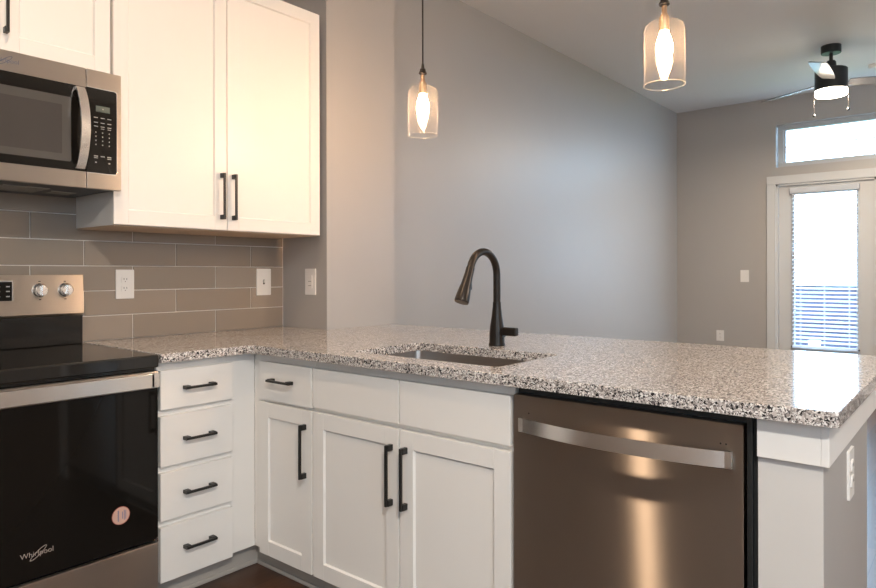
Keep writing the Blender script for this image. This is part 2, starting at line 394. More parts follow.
# transom window
wn = bpy.data.objects.new('window_1', None); COL.objects.link(wn); wn.location = (XFAR+.07, (TY0+TY1)/2, TZ0); wn['kind'] = 'structure'
b = NB()
M_WINF = mat('window_vinyl', (.48, .50, .51), .4)
fw_ = .055
bx(b, XFAR+.06, XFAR+.12, TY1, TY0, TZ0, TZ0+fw_, bev=.003); bx(b, XFAR+.06, XFAR+.12, TY1, TY0, TZ1-fw_, TZ1, bev=.003)
bx(b, XFAR+.06, XFAR+.12, TY0-fw_, TY0, TZ0+fw_, TZ1-fw_, bev=.003); bx(b, XFAR+.06, XFAR+.12, TY1, TY1+fw_, TZ0+fw_, TZ1-fw_, bev=.003)
bx(b, XFAR+.075, XFAR+.11, TY0-fw_-.02, TY0-fw_, TZ0+fw_, TZ1-fw_, bev=.002); bx(b, XFAR+.075, XFAR+.11, TY1+fw_, TY1+fw_+.02, TZ0+fw_, TZ1-fw_, bev=.002)
obj('window_frame', b, M_WINF, wn)
obj('muntin', box(XFAR+.085, XFAR+.095, TY1+.05, TY0-.05, 2.521, 2.534), M_WINF, wn)
obj('pane', box(XFAR+.088, XFAR+.092, TY1+.05, TY0-.05, TZ0+fw_, TZ1-fw_), M_GLASS, wn)
# backsplash tile field
t = thing('backsplash', 'taupe glazed subway tile backsplash with pale grout between counter and upper cabinets', 'backsplash', (-1, .005, .914))
obj('grout_bed', box(-2.9, -.0005, .0035, .0095, .60, 1.56), M_GROUT, t)
b = NB(); TW, TH, zt0 = .4085, .1062, 1.0190
for r in range(-4, 6):
    z0 = zt0 + r*TH - 0; z1 = z0 + TH
    if z1 > 1.56 or z0 < .6: continue
    x0 = (-.4072 if (r % 2 == 1) else -.2042)
    # rows: r=-1 (bottom row .914-1.019), r=0 next ...
    xs = x0 + TW*3
    while xs > -2.9:
        a, c = max(xs-TW, -2.9), min(xs, -.003)
        if c > a+.01: bx(b, a+.002, c-.002, 0, .006, z0+.002, z1-.002, bev=.0012, seg=1)
        xs -= TW
obj('glazed_tiles', b, M_TILE, t)

# peninsula knee wall, end panel, apron trim
b = NB(); bx(b, -.055, .08, -2.64, -.352, 0, CB-.001); bx(b, -.612, -.055, -2.64, -2.52, 0, CB-.001)
struct('wall_peninsula', b, M_WALL)
b = NB()
bx(b, XD, .38, -2.656, -2.6405, .7915, CB-.0005, bev=.0015); bx(b, XD, -.6125, -2.6405, -2.5165, .7915, CB-.0005, bev=.0015)
struct('trim_3', b, M_TRIM)
struct('trim_4', box(-.620, -.6125, -2.6425, -2.5155, 0, .790, bev=.001), mat('end_panel_paint', (.62, .60, .575), .45))
struct('baseboard_peninsula', box(-.612, .08, -2.652, -2.64, 0, .10, bev=.003), M_TRIM)

# ------------------------------------------------------------------ cabinets
def pull(name, parent, c, length, axis, out, m=M_PULL):
    """bar pull: c = centre on the door face; axis 'x','y','z' along; out = outward unit vector"""
    c = Vector(c); ax = Vector({'x': (1, 0, 0), 'y': (0, 1, 0), 'z': (0, 0, 1)}[axis]); o = Vector(out); s = ax.cross(o)
    b = NB()
    def ob(a0, a1, s0, s1, o0, o1, bev=.001):
        ps = [c+ax*a+s*q+o*w for a in (a0, a1) for q in (s0, s1) for w in (o0, o1)]
        lo = [min(p[i] for p in ps) for i in range(3)]; hi = [max(p[i] for p in ps) for i in range(3)]
        bx(b, lo[0], hi[0], lo[1], hi[1], lo[2], hi[2], bev=bev)
    L = length/2
    ob(-L, L, -.0045, .0045, .022, .031)
    for q in (-1, 1):
        e0, e1 = sorted((q*L, q*(L-.020)))
        ob(e0, e1, -.0065, .0065, 0, .024)
    return obj(name, b, m, parent)
def shaker(name, parent, plane, face, u0, u1, z0, z1, th=.020, rail=.057, rec=.008):
    """shaker door: plane 'x' or 'y'; face = coordinate of the front (outward is negative)"""
    b = NB()
    def P(a0, a1, b0, b1, f0, f1, bev=.0012):
        if plane == 'x': bx(b, f0, f1, a0, a1, b0, b1, bev=bev)
        else: bx(b, a0, a1, f0, f1, b0, b1, bev=bev)
    P(u0, u0+rail, z0, z1, face, face+th); P(u1-rail, u1, z0, z1, face, face+th)
    P(u0+rail, u1-rail, z0, z0+rail, face, face+th); P(u0+rail, u1-rail, z1-rail, z1, face, face+th)
    P(u0+rail-.005, u1-rail+.005, z0+rail-.005, z1-rail+.005, face+rec, face+th-.002, 0)
    # sloped inner bead
    q = .0045; ui0, ui1, zi0, zi1 = u0+rail, u1-rail, z0+rail, z1-rail
    def V(u, z, f): return b.verts.new((f, u, z) if plane == 'x' else (u, f, z))
    o_ = [V(u, z, face+.0015) for u, z in ((ui0, zi0), (ui1, zi0), (ui1, zi1), (ui0, zi1))]
    i_ = [V(u, z, face+rec-.0003) for u, z in ((ui0+q, zi0+q), (ui1-q, zi0+q), (ui1-q, zi1-q), (ui0+q, zi1-q))]
    for k in range(4):
        j = (k+1) % 4; b.faces.new((o_[k], o_[j], i_[j], i_[k]))
    return obj(name, b, M_CAB, parent)
XF, YFc = XD+.0205, YD+.0205      # face-frame planes
BZ = .092
# left drawer bank (faces -y)
t = thing('base_cabinet', 'white base cabinet of four stacked drawers beside the range', 'cabinet', (-.88, -.3, 0))
b = NB(); bx(b, -1.028, XF-.0003, YFc, -.002, BZ, CB-.001, bev=.001); obj('body', b, M_CAB, t)
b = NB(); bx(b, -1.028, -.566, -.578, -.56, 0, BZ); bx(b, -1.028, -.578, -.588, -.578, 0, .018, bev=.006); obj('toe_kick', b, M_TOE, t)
for z0, z1 in ((.7075, .8495), (.503, .684), (.3085, .480), (.0885, .285)):
    d = obj('drawer', box(-1.022, -.729, YD, YFc, z0, z1, bev=.0018), M_CAB, t)
    zc = {.7075: .7805, .503: .594, .3085: .3975, .0885: .1955}[z0]
    pull('handle', d, (-.875, YD, zc), .124, 'x', (0, -1, 0))
# drawer-over-door cabinet (faces -x)
t = thing('base_cabinet', 'narrow white base cabinet in the corner, one drawer above one door', 'cabinet', (-.3, -.84, 0))
b = NB(); bx(b, XF, -.057, -1.0005, -.6175, BZ, CB-.001, bev=.001); obj('body', b, M_CAB, t)
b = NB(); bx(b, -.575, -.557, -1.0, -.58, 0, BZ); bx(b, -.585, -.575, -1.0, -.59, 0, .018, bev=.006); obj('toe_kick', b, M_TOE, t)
d = obj('drawer', box(XD, XF, -.996, -.677, .701, .8495, bev=.0018), M_CAB, t)
pull('handle', d, (XD, -.826, .782), .132, 'y', (-1, 0, 0))
d = shaker('door', t, 'x', XD, -.996, -.677, .0865, .6885)
pull('handle', d, (XD, -.963, .538), .20, 'z', (-1, 0, 0))
# sink base
t = thing('base_cabinet', 'wide white sink base cabinet with two doors and two blank upper panels', 'cabinet', (-.3, -1.44, 0))
b = NB(); bx(b, XF, XF+.02, -1.873, -1.002, BZ, CB-.001, bev=.001); bx(b, XF+.02, -.057, -1.873, -1.855, BZ, CB-.001); bx(b, XF+.02, -.057, -1.02, -1.002, BZ, CB-.001)
bx(b, XF+.02, -.057, -1.855, -1.02, BZ, BZ+.018); obj('body', b, M_CAB, t)
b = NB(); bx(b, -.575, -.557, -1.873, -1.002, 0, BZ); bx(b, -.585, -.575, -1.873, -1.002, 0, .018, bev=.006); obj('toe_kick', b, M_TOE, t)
for u0, u1, hy in ((-1.4345, -1.0065, -1.404), (-1.868, -1.4415, -1.469)):
    obj('blank_panel', box(XD, XF, u0, u1, .706, .8495, bev=.0018), M_CAB, t)
    d = shaker('door', t, 'x', XD, u0, u1, .0865, .6885)
    pull('handle', d, (XD, hy, .537), .20, 'z', (-1, 0, 0))

# upper cabinets
YU = -.3578; UZ0, UZ1 = 1.386, 2.484
t = thing('wall_cabinet', 'tall white two-door upper cabinet on the tiled wall, nearest the grey corner', 'cabinet', (-.55, -.17, UZ0))
b = NB(); bx(b, -1.052, -.045, YU+.0205, .0095, UZ0, UZ1, bev=.001); obj('body', b, M_CAB, t)
obj('underside', box(-1.048, -.049, YU+.024, -.003, UZ0-.004, UZ0), M_UWOOD, t)
for u0, u1, hx in ((-1.0595, -.5735, -.600), (-.5695, -.050, -.5425)):
    d = shaker('door', t, 'y', YU, u0, u1, UZ0+.001, UZ1)
    pull('handle', d, (hx, YU, 1.532), .20, 'z', (0, -1, 0))
t = thing('wall_cabinet', 'short white two-door upper cabinet directly above the microwave', 'cabinet', (-1.44, -.17, 1.95))
b = NB(); bx(b, -1.815, -1.065, YU+.0205, .0095, 1.948, UZ1, bev=.001); obj('body', b, M_CAB, t)
for u0, u1, hx in ((-1.434, -1.0705, -1.419), (-1.8125, -1.438, -1.467)):
    d = shaker('door', t, 'y', YU, u0, u1, 1.951, UZ1)
    pull('handle', d, (hx, YU, 2.110), .20, 'z', (0, -1, 0))
t = thing('wall_cabinet', 'white upper cabinet left of the microwave', 'cabinet', (-2.2, -.17, UZ0))
obj('body', box(-2.42, -1.818, YU+.0205, .0095, UZ0, UZ1, bev=.001), M_CAB, t)
d = shaker('door', t, 'y', YU, -2.418, -1.822, UZ0, UZ1); pull('handle', d, (-1.85, YU, 1.532), .20, 'z', (0, -1, 0))
t = thing('base_cabinet', 'white base cabinet left of the range', 'cabinet', (-2.1, -.3, 0))
obj('body', box(-2.42, -1.81, YFc, -.002, BZ, CT-.001, bev=.001), M_CAB, t); obj('toe_kick', box(-2.42, -1.81, -.578, -.56, 0, BZ), M_TOE, t)
d = shaker('door', t, 'y', YD, -2.415, -1.815, .0885, .85); pull('handle', d, (-1.85, YD, .7), .20, 'z', (0, -1, 0))

# ------------------------------------------------------------------ countertop
def fillet(p, a, c, r, n=6):
    p, a, c = Vector(p), Vector(a), Vector(c); da = (a-p).normalized(); dc = (c-p).normalized()
    o = p+(da+dc)*r; out = []
    s = p+da*r; e = p+dc*r; v0 = s-o; v1 = e-o; a0 = math.atan2(v0.y, v0.x); a1 = math.atan2(v1.y, v1.x)
    while a1-a0 > PI: a1 -= 2*PI
    while a1-a0 < -PI: a1 += 2*PI
    for k in range(n+1):
        q = a0+(a1-a0)*k/n; out.append((o.x+r*math.cos(q), o.y+r*math.sin(q)))
    return out
P = [(-1.0345, -.0005), (-1.0345, YE), (XE, YE), (XE, YEND), (XB, YEND), (XB, -.3525), (-.0005, -.3525), (-.0005, -.0005)]
R = [0, 0, .03, .014, .014, 0, 0, 0]
out = []
for i, p in enumerate(P):
    if R[i]: out += fillet(p, P[i-1], P[(i+1) % len(P)], R[i])
    else: out.append(p)
HX0, HX1, HY0, HY1 = -.555, -.178, -1.770, -1.122
hole = rrect(HX0, HX1, HY0, HY1, .022)
b = NB()
def loop(pts, z): return [b.verts.new((x, y, z)) for x, y in pts]
for z in (CT, CB):
    A, B_ = loop(out, z), loop(hole, z)
    if z == CT: TA, TB = A, B_
    else: LA, LB = A, B_
    es = [b.edges.new((L[i], L[(i+1) % len(L)])) for L in (A, B_) for i in range(len(L))]
    bmesh.ops.triangle_fill(b, edges=es, use_beauty=True, normal=(0, 0, 1))
for Tt, Ll in ((TA, LA), (TB, LB)):
    for i in range(len(Tt)):
        j = (i+1) % len(Tt); b.faces.new((Tt[i], Tt[j], Ll[j], Ll[i]))
bmesh.ops.recalc_face_normals(b, faces=b.faces)
es = [e for e in b.edges if len(e.link_faces) == 2 and all(abs(v.co.z-CT) < 1e-5 for v in e.verts) and e.calc_face_angle(0) > 1]
bmesh.ops.bevel(b, geom=es, offset=.0035, segments=2, affect='EDGES', profile=.5)
ct = obj('countertop', b, M_GRANITE, None, (XE, YE, CB)); tag(ct, 'L-shaped speckled granite countertop over white cabinets and peninsula', 'countertop')
for n, lab in (('a', ''),):
    cl = obj('countertop', box(-2.42, -1.809, YE, -.0005, CB+.033-.001, CT+.032, bev=.003), M_GRANITE, None, (-2.1, -.3, CT))
    tag(cl, 'short granite countertop piece left of the range', 'countertop')

# sink
t = thing('kitchen_sink', 'rectangular stainless undermount sink set into the granite peninsula', 'sink', (-.37, -1.44, .66))
b = NB(); e = .006
o1 = rrect(HX0-e, HX1+e, HY0-e, HY1+e, .028); o2 = rrect(HX0+.012, HX1-.012, HY0+.012, HY1-.012, .03)
zt, zb = CB-.0008, .672
A = [b.verts.new((x, y, zt)) for x, y in o1]; B1 = [b.verts.new((x, y, zb+.02)) for x, y in o2]
o3 = rrect(HX0+.03, HX1-.03, HY0+.03, HY1-.03, .02); C1 = [b.verts.new((x, y, zb)) for x, y in o3]
oo = rrect(HX0-.03, HX1+.03, HY0-.03, HY1+.03, .03); O1 = [b.verts.new((x, y, zt)) for x, y in oo]
O2 = [b.verts.new((x, y, zt-.003)) for x, y in oo]; A2 = [b.verts.new((x, y, zt-.003)) for x, y in rrect(HX0-e-.003, HX1+e+.003, HY0-e-.003, HY1+e+.003, .028)]
B2 = [b.verts.new((x, y, zb+.018)) for x, y in rrect(HX0+.009, HX1-.009, HY0+.009, HY1-.009, .03)]
C2 = [b.verts.new((x, y, zb-.003)) for x, y in o3]
n = len(A)
for U, Vv in ((A, B1), (B1, C1), (A, O1), (O1, O2), (O2, A2), (A2, B2), (B2, C2)):
    for i in range(n):
        j = (i+1) % n; b.faces.new((U[i], U[j], Vv[j], Vv[i]))
b.faces.new(C1); b.faces.new(C2)
obj('basin', b, M_SINK, t)
b = NB(); lathe_closed(b, [(.045, 0), (.045, .003), (.036, .004), (.034, .001), (.01, .001)], (-.37, -1.44, zb)); obj('drain', b, M_CHROME, t)

# faucet
fx, fy = -.0686, -1.4357
t = thing('kitchen_faucet', 'dark bronze gooseneck pull-down faucet behind the sink', 'faucet', (fx, fy, CT))
b = NB(); lathe_closed(b, [(.033, 0), (.033, .007), (.0305, .012), (.0295, .05), (.027, .075), (.021, .115), (.017, .15), (.016, .17)], (fx, fy, CT+.0005)); obj('body', b, M_BRONZE, t)
zb0 = CT+.17; R_ = .088; ztop = 1.285-R_-.006
pts = [(fx, fy, zb0-.01)]+[(fx, fy, zb0+(ztop-zb0)*k/4) for k in range(1, 5)]
for k in range(1, 15):
    a = PI*.90*k/14; pts.append((fx-R_+R_*math.cos(a), fy, ztop+R_*math.sin(a)))
b = NB(); tube(b, pts, .0145, 20); obj('spout', b, M_BRONZE, t)
e0 = Vector(pts[-1]); dr = (Vector(pts[-1])-Vector(pts[-2])).normalized()
b = NB(); sp = [e0-dr*.004, e0+dr*.004, e0+dr*.024, e0+dr*.065, e0+dr*.112, e0+dr*.134, e0+dr*.139]
tube(b, sp, [.0148, .0165, .0165, .0195, .0262, .0280, .0260], 24)
hd = obj('spray_head', b, M_BRONZE, t)
b = NB(); c0 = e0+dr*.075+Vector((.019, -.006, 0)); bx(b, c0.x-.006, c0.x+.006, c0.y-.006, c0.y+.004, c0.z-.014, c0.z+.014, bev=.003); obj('spray_button', b, M_BLKPL, hd)
b = NB(); tube(b, [(fx, fy-.018, .966), (fx, fy-.034, .966)], .018, 20); bx(b, fx-.014, fx+.012, fy-.094, fy-.030, .955, .988, bev=.006, seg=3); obj('handle', b, M_BRONZE, t)

# ------------------------------------------------------------------ dishwasher
t = thing('dishwasher', 'brushed stainless dishwasher with curved bar handle built into the peninsula', 'dishwasher', (-.3, -2.19, 0))
obj('body', box(-.602, -.057, -2.512, -1.877, .09, .876), M_BLKPL, t)
b = NB(); bx(b, -.625, -.602, -2.506, -2.494, .09, .874, bev=.002); bx(b, -.617, -.602, -2.5145, -2.507, .09, .876)
obj('side_gasket', b, M_BLKPL, t)
obj('kick_plate', box(-.575, -.56, -2.512, -1.877, .0, .09), M_BLKPL, t)
dd = obj('door', box(XD, -.6025, -2.4886, -1.8795, .10, .856, bev=.0012, seg=1), M_DW, t)
b = NB(); N = 24; Lh = .562/2; yc = -2.185; zc = .7755
pts = []; 
for k in range(N+1):
    s = -1+2*k/N; pts.append((XD-.006-.038*(1-s*s)**.9-.0, yc+Lh*s, zc))
sweep_rect(b, pts, (0, 0, 1), .038, .007, (1, 0, 0))
for q in (-1, 1): bx(b, XD-.014, XD+.0005, yc+q*(Lh-.0), yc+q*(Lh-.014), zc-.019, zc+.019)
bmesh.ops.remove_doubles(b, verts=b.verts, dist=.00001)
obj('handle', b, M_STEELP, dd, sharp=40)
for y in (-1.93, -2.44, -2.452):
    b = NB(); lathe_closed(b, [(.0022, -.0008), (.0022, .001)], (XD, y, .808), 'x', 10); obj('screw_hole', b, M_SLOT, dd)

# ------------------------------------------------------------------ range
RX0, RX1 = -1.803, -1.0385
t = thing('kitchen_range', 'stainless and black glass electric range with rear control panel', 'range', (-1.42, -.33, 0))
obj('body', box(RX0, RX1-.002, -.63, -.012, .04, .865), M_BLACK, t)
b = NB(); bx(b, RX0-.004, RX1-.002, -.664, -.03, .868, .913, bev=.006, seg=3)
obj('cooktop', b, mat('cooktop_glass', (.012, .011, .010), .06, spec=.6, var=0), t)
b = NB()
bx(b, RX0, RX1-.018, -.075, -.03, .913, 1.03, bev=.004)
obj('backguard', b, M_BLACK, t)
b = NB()   # slightly tilted steel control panel
prof = [(-.078, 1.030), (-.090, 1.040), (-.076, 1.193), (-.03, 1.193), (-.03, 1.030)]
A = [b.verts.new((RX0, y, z)) for y, z in prof]; B_ = [b.verts.new((RX1-.019, y, z)) for y, z in prof]
b.faces.new(A); b.faces.new(B_)
for i in range(5):
    j = (i+1) % 5; b.faces.new((A[i], A[j], B_[j], B_[i]))
cp = obj('control_panel', b, M_STEEL, t)
def pf(z): return -.090+.014*(z-1.040)/.153
b = NB(); plate(b, rrect(-1.53, -1.310, 1.092, 1.172, .004), 'y', pf(1.13)-.003, pf(1.13)+.004); obj('display_bezel', b, M_CHROME, cp)
b = NB(); plate(b, rrect(-1.526, -1.3145, 1.096, 1.168, .003), 'y', pf(1.13)-.0045, pf(1.13)+.004); obj('display', b, M_BLACKGLASS, cp)
for z in (1.113, 1.132, 1.150):
    for x in (-1.328, -1.36, -1.40): pr(cp, 'display_mark', M_ICON, x-.006, x+.006, pf(1.13)-.0052, pf(1.13)-.004, z-.002, z+.002)
for kx in (-1.218, -1.1265, -1.632, -1.724):
    kz = 1.134; ky = pf(kz)
    b = NB(); lathe_closed(b, [(.0275, .001), (.0275, -.004), (.0245, -.006), (.0225, -.008), (.0215, -.026), (.019, -.028)], (kx, ky, kz), 'y', 32)
    k = obj('knob', b, M_STEELP, cp)
    b = NB(); bx(b, kx-.006, kx+.006, ky-.038, ky-.026, kz-.0205, kz+.0205, bev=.003); obj('knob_grip', b, M_STEELP, k)
for kx in (-1.218, -1.1265):
    for dz in (.034, -.036): pr(cp, 'dial_mark', M_SLOT, kx-.004, kx+.004, pf(1.134+dz)-.0006, pf(1.134+dz)+.002, 1.134+dz-.002, 1.134+dz+.002)
FY = -.655
od = obj('oven_door', box(RX0+.002, RX1-.001, FY, -.632, .262, .845, bev=.003), M_BLACKGLASS, t)
b = NB(); bx(b, RX0+.002, RX1-.001, FY-.002, FY+.02, .795, .853, bev=.002); obj('top_band', b, M_STEEL, od)
b = NB(); bx(b, RX0+.004, RX1-.022, FY-.018, FY-.011, .800, .848, bev=.002)
hnd = obj('handle', b, M_STEELP, od)
for x in (RX1-.022, RX0+.004): obj('handle_end', box(x-.012, x+.019, FY-.018, FY-.001, .7985, .8495, bev=.003), M_STEELP, od)
P_ = lambda x0, z0: (lambda u, v, w: (x0+u, FY-.0006-w, z0+v))
text('logo', 'Whirlpool', .0225, M_LOGO, od, P_(-1.427, .337))
b = NB(); N = 36   # swoosh ring around the lettering
ro = [(.030*math.cos(2*PI*k/N), .0075*math.sin(2*PI*k/N)) for k in range(N)]; ri = [(.0265*math.cos(2*PI*k/N)+.001, .0052*math.sin(2*PI*k/N)) for k in range(N)]
def rotp(u, v, a=math.radians(38)): return (u*math.cos(a)-v*math.sin(a), u*math.sin(a)+v*math.cos(a))
Vo = [b.verts.new((-1.424+rotp(*p)[0], FY-.0012, .337+rotp(*p)[1])) for p in ro]; Vi = [b.verts.new((-1.424+rotp(*p)[0], FY-.0012, .337+rotp(*p)[1])) for p in ri]
for i in range(N): j = (i+1) % N; b.faces.new((Vo[i], Vo[j], Vi[j], Vi[i]))
obj('logo_ring', b, M_LOGO, od)
b = NB(); lathe_closed(b, [(.0305, -.0002), (.0305, -.0005)], (-1.171, FY, .380), 'y', 40); sr = obj('sticker_rim', b, M_STICKR, od)
b = NB(); lathe_closed(b, [(.0285, -.0003), (.0285, -.0008)], (-1.171, FY, .380), 'y', 40); st = obj('round_sticker', b, M_STICK, od)
b = NB()
for k, (x, h) in enumerate(((-1.179, .019), (-1.166, .012), (-1.160, .017), (-1.155, .015))): bx(b, x-.0012, x+.0012, FY-.0011, FY-.0007, .380-h, .380+h)
for k in range(9): bx(b, -1.1825, -1.1795, FY-.0011, FY-.0007, .364+k*.004, .3665+k*.004)
obj('sticker_print', b, M_STICKB, od)
obj('storage_drawer', box(RX0+.002, RX1-.001, FY-.001, -.632, .052, .250, bev=.004), M_STEEL, t)
obj('door_hinge', box(RX1-.008, RX1-.0015, FY-.001, FY+.01, .2515, .268, bev=.001), M_CHROME, t)
for x in (RX0+.04, RX1-.04):
    for y in (-.60, -.06):
        b = NB(); lathe_closed(b, [(.015, 0), (.015, .04)], (x, y, 0), 'z', 12); obj('levelling_foot', b, M_BLKPL, t)

# ------------------------------------------------------------------ microwave
MX0, MX1, MZ0, MZ1, MY = -1.8125, -1.0525-.009, 1.509, 1.943, -.40
MX1 = -1.0495
t = thing('microwave', 'stainless over-the-range microwave with curved vertical handle', 'microwave', (-1.43, -.2, 1.50))
obj('body', box(MX0, -1.0665, -.378, -.004, MZ0+.002, 1.944), M_UNDER, t)
md = obj('door', box(MX0, -1.1765, MY, -.378, MZ0, MZ1, bev=.003), M_STEEL, t)
cpn = obj('control_panel', box(-1.174, MX1, MY, -.378, MZ0, MZ1, bev=.003), M_STEEL, t)
b = NB(); plate(b, [(u, v) for u, v in rrect(MX0+.03, -1.1765, 1.567, 1.873, .002)], 'y', MY-.0015, MY+.004); gl = obj('door_glass', b, M_BLACKGLASS, md)
b = NB(); plate(b, rrect(MX0+.06, -1.228, 1.597, 1.826, .006), 'y', MY-.0022, MY+.003); obj('window_screen', b, M_SCREEN, gl)
b = NB(); plate(b, rrect(MX0+.09, -1.258, 1.622, 1.795, .004), 'y', MY-.0026, MY+.003); obj('inner_window', b, mat('inner_window_glass', (.055, .05, .047), .15), gl)
# control glass with bright outline
def cpo(e, r):
    o = []
    u0, u1, v0, v1 = -1.174, -1.0675+e, 1.567-e, 1.876+e
    o.append((u0, v0)); o.append((u0, v1)); 
    q = rrect(u0-.05, u1, v0, v1, r)
    arc = [p for p in q if p[0] > u1-r-1e-6]
    top = sorted([p for p in arc if p[1] > (v0+v1)/2], key=lambda p: p[0] - p[1]*1.0)
    bot = sorted([p for p in arc if p[1] <= (v0+v1)/2], key=lambda p: -p[0] - p[1]*1.0)
    return o+top+bot
b = NB(); plate(b, cpo(.002, .010), 'y', MY-.0012, MY+.004); obj('panel_outline', b, M_CHROME, cpn)
b = NB(); plate(b, cpo(0, .009), 'y', MY-.0020, MY+.004); cg = obj('panel_glass', b, M_BLACKGLASS, cpn)
obj('clock_display', box(-1.143, -1.093, MY-.0028, MY-.001, 1.792, 1.814), M_LCD, cpn)
pr(cpn, 'key_print', M_ICON, -1.120, -1.116, MY-.0034, MY-.0027, 1.801, 1.805)
for c_, x in enumerate((-1.143, -1.119, -1.095)):
    for z in (1.770, 1.752, 1.738): pr(cpn, 'key_print', M_ICON, x-.007, x+.007, MY-.0027, MY-.0019, z-.0013, z+.0013)
    for z in (1.7305,) if c_ else (): pr(cpn, 'key_print', M_ICON, x-.006, x+.006, MY-.0027, MY-.0019, z-.001, z+.001)
    for z in (1.716, 1.701, 1.686, 1.671): pr(cpn, 'key_print', M_ICON, x-.0016, x+.0016, MY-.0027, MY-.0019, z-.002, z+.002)
    pr(cpn, 'key_print', M_ICON, x-.007, x+.007, MY-.0027, MY-.0019, 1.627, 1.6305)
    if c_ != 1: pr(cpn, 'key_print', M_ICON, x-.007, x+.007, MY-.0027, MY-.0019, 1.621, 1.6235); pr(cpn, 'key_print', M_ICON, x-.003, x+.003, MY-.0027, MY-.0019, 1.604, 1.608)
b = NB(); N = 24; pts = []; nrm_ = []
for k in range(N+1):
    s = -1+2*k/N; pts.append((-1.2005+.000, MY-.008-.050*(1-s*s)**.85, 1.7215+.147*s))
sweep_rect(b, pts, (1, 0, 0), .030, .008, (0, 1, 0))
for q in (-1, 1): bx(b, -1.2155, -1.1855, MY-.012, MY-.001, 1.7215+q*.147, 1.7215+q*.133)
obj('handle', b, M_STEELP, md, sharp=40)
PM = lambda x0, z0: (lambda u, v, w: (x0+u, MY-.0004-w, z0+v))
M_LOGOM = mat('logo_blue_grey', (.16, .18, .24), .4, .3, var=0)
text('logo', 'Whirlpool', .0205, M_LOGOM, md, PM(-1.434, 1.908))
b = NB(); ro = [(.026*math.cos(2*PI*k/36), .0065*math.sin(2*PI*k/36)) for k in range(36)]; ri = [(.0235*math.cos(2*PI*k/36), .0046*math.sin(2*PI*k/36)) for k in range(36)]
Vo = [b.verts.new((-1.432+rotp(*p)[0], MY-.0010, 1.908+rotp(*p)[1])) for p in ro]; Vi = [b.verts.new((-1.432+rotp(*p)[0], MY-.0010, 1.908+rotp(*p)[1])) for p in ri]
for i in range(36): j = (i+1) % 36; b.faces.new((Vo[i], Vo[j], Vi[j], Vi[i]))
obj('logo_ring', b, M_LOGOM, md)
b = NB()
for x0, x1 in ((-1.76, -1.50), (-1.40, -1.25)): bx(b, x0, x1, -.27, -.10, MZ0-.001, MZ0+.004, bev=.001)
obj('grease_filter', b, M_FILTER, t)
obj('lamp_lens', box(-1.22, -1.13, -.20, -.12, MZ0-.001, MZ0+.004, bev=.001), M_FILTER, t)

# ------------------------------------------------------------------ wall plates
def wall_plate(kind, label, cat, plane, face, u, z, group=None, h=.115, w=.0705, body=M_WHITEPL):
    nm = {'outlet': 'outlet', 'toggle': 'light_switch', 'rocker': 'light_switch', 'dimmer': 'light_switch'}[kind]
    loc = (u, face, z) if plane == 'y' else (face, u, z)
    t = thing(nm, label, cat, loc, group)
    def pl(name, u0, u1, z0, z1, p0, p1, m, r=.003, parent=t):
        b = NB(); plate(b, rrect(u+u0, u+u1, z+z0, z+z1, r), plane, face-p0, face-p1); return obj(name, b, m, parent)
    pl('cover_plate', -w/2, w/2, -h/2, h/2, 0, .005, body)
    if kind == 'outlet':
        for dz in (.0195, -.0195):
            rc = pl('receptacle', -.0165, .0165, dz-.0145, dz+.0145, .005, .007, body, .006)
            for du in (-.006, .006): pl('slot', du-.0012, du+.0012, dz-.001, dz+.007, .0069, .0073, M_SLOT, .0005, rc)
            pl('ground_hole', -.002, .002, dz-.010, dz-.006, .0069, .0073, M_SLOT, .0015, rc)
    elif kind == 'toggle':
        pl('toggle_surround', -.005, .005, -.012, .012, .005, .0056, M_SLOT, .001)
        pl('toggle', -.0035, .0035, -.004, .010, .005, .016, body, .001)
    elif kind == 'rocker':
        pl('rocker', -.0165, .0165, -.033, .033, .005, .008, body, .002)
    else:
        rc = pl('rocker', -.0165, .0165, -.033, .033, .005, .0075, body, .002)
        pl('button_gap', -.012, .012, .001, .003, .0074, .0079, M_SLOT, .0004, rc); pl('button_gap', -.012, .012, -.021, -.019, .0074, .0079, M_SLOT, .0004, rc)
    return t
wall_plate('outlet', 'white double outlet on the taupe tile, right of the range', 'outlet', 'y', 0, -.852, 1.152, w=.0785, h=.127)
wall_plate('toggle', 'white toggle switch on the taupe tile by the corner', 'switch', 'y', 0, -.129, 1.153, w=.088, h=.138)
wall_plate('dimmer', 'white paddle switch on the narrow grey wall beside the tile', 'switch', 'x', 0, -.228, 1.1545, w=.082, h=.135)
wall_plate('rocker', 'small white switch on the far grey wall left of the glass door', 'switch', 'x', XFAR, -.9045, 1.160, w=.085, h=.130)
wall_plate('outlet', 'small white outlet low on the far grey wall near the corner', 'outlet', 'x', XFAR, -.648, .4975, w=.08, h=.118)
t = thing('outlet', 'white double outlet on the grey end wall of the peninsula', 'outlet', (-.251, -2.64, .69))
b = NB(); plate(b, rrect(-.289, -.213, .628, .751, .003), 'y', -2.640, -2.646); obj('cover_plate', b, M_WHITEPL, t)
for dz in (.0195, -.0195):
    zc = .6895+dz; b = NB(); plate(b, rrect(-.2675, -.2345, zc-.0145, zc+.0145, .006), 'y', -2.646, -2.649); rc = obj('receptacle', b, M_WHITEPL, t)
    for du in (-.006, .006):
        b = NB(); plate(b, rrect(-.251+du-.0012, -.251+du+.0012, zc-.001, zc+.007, .0005), 'y', -2.6488, -2.6494); obj('slot', b, M_SLOT, rc)

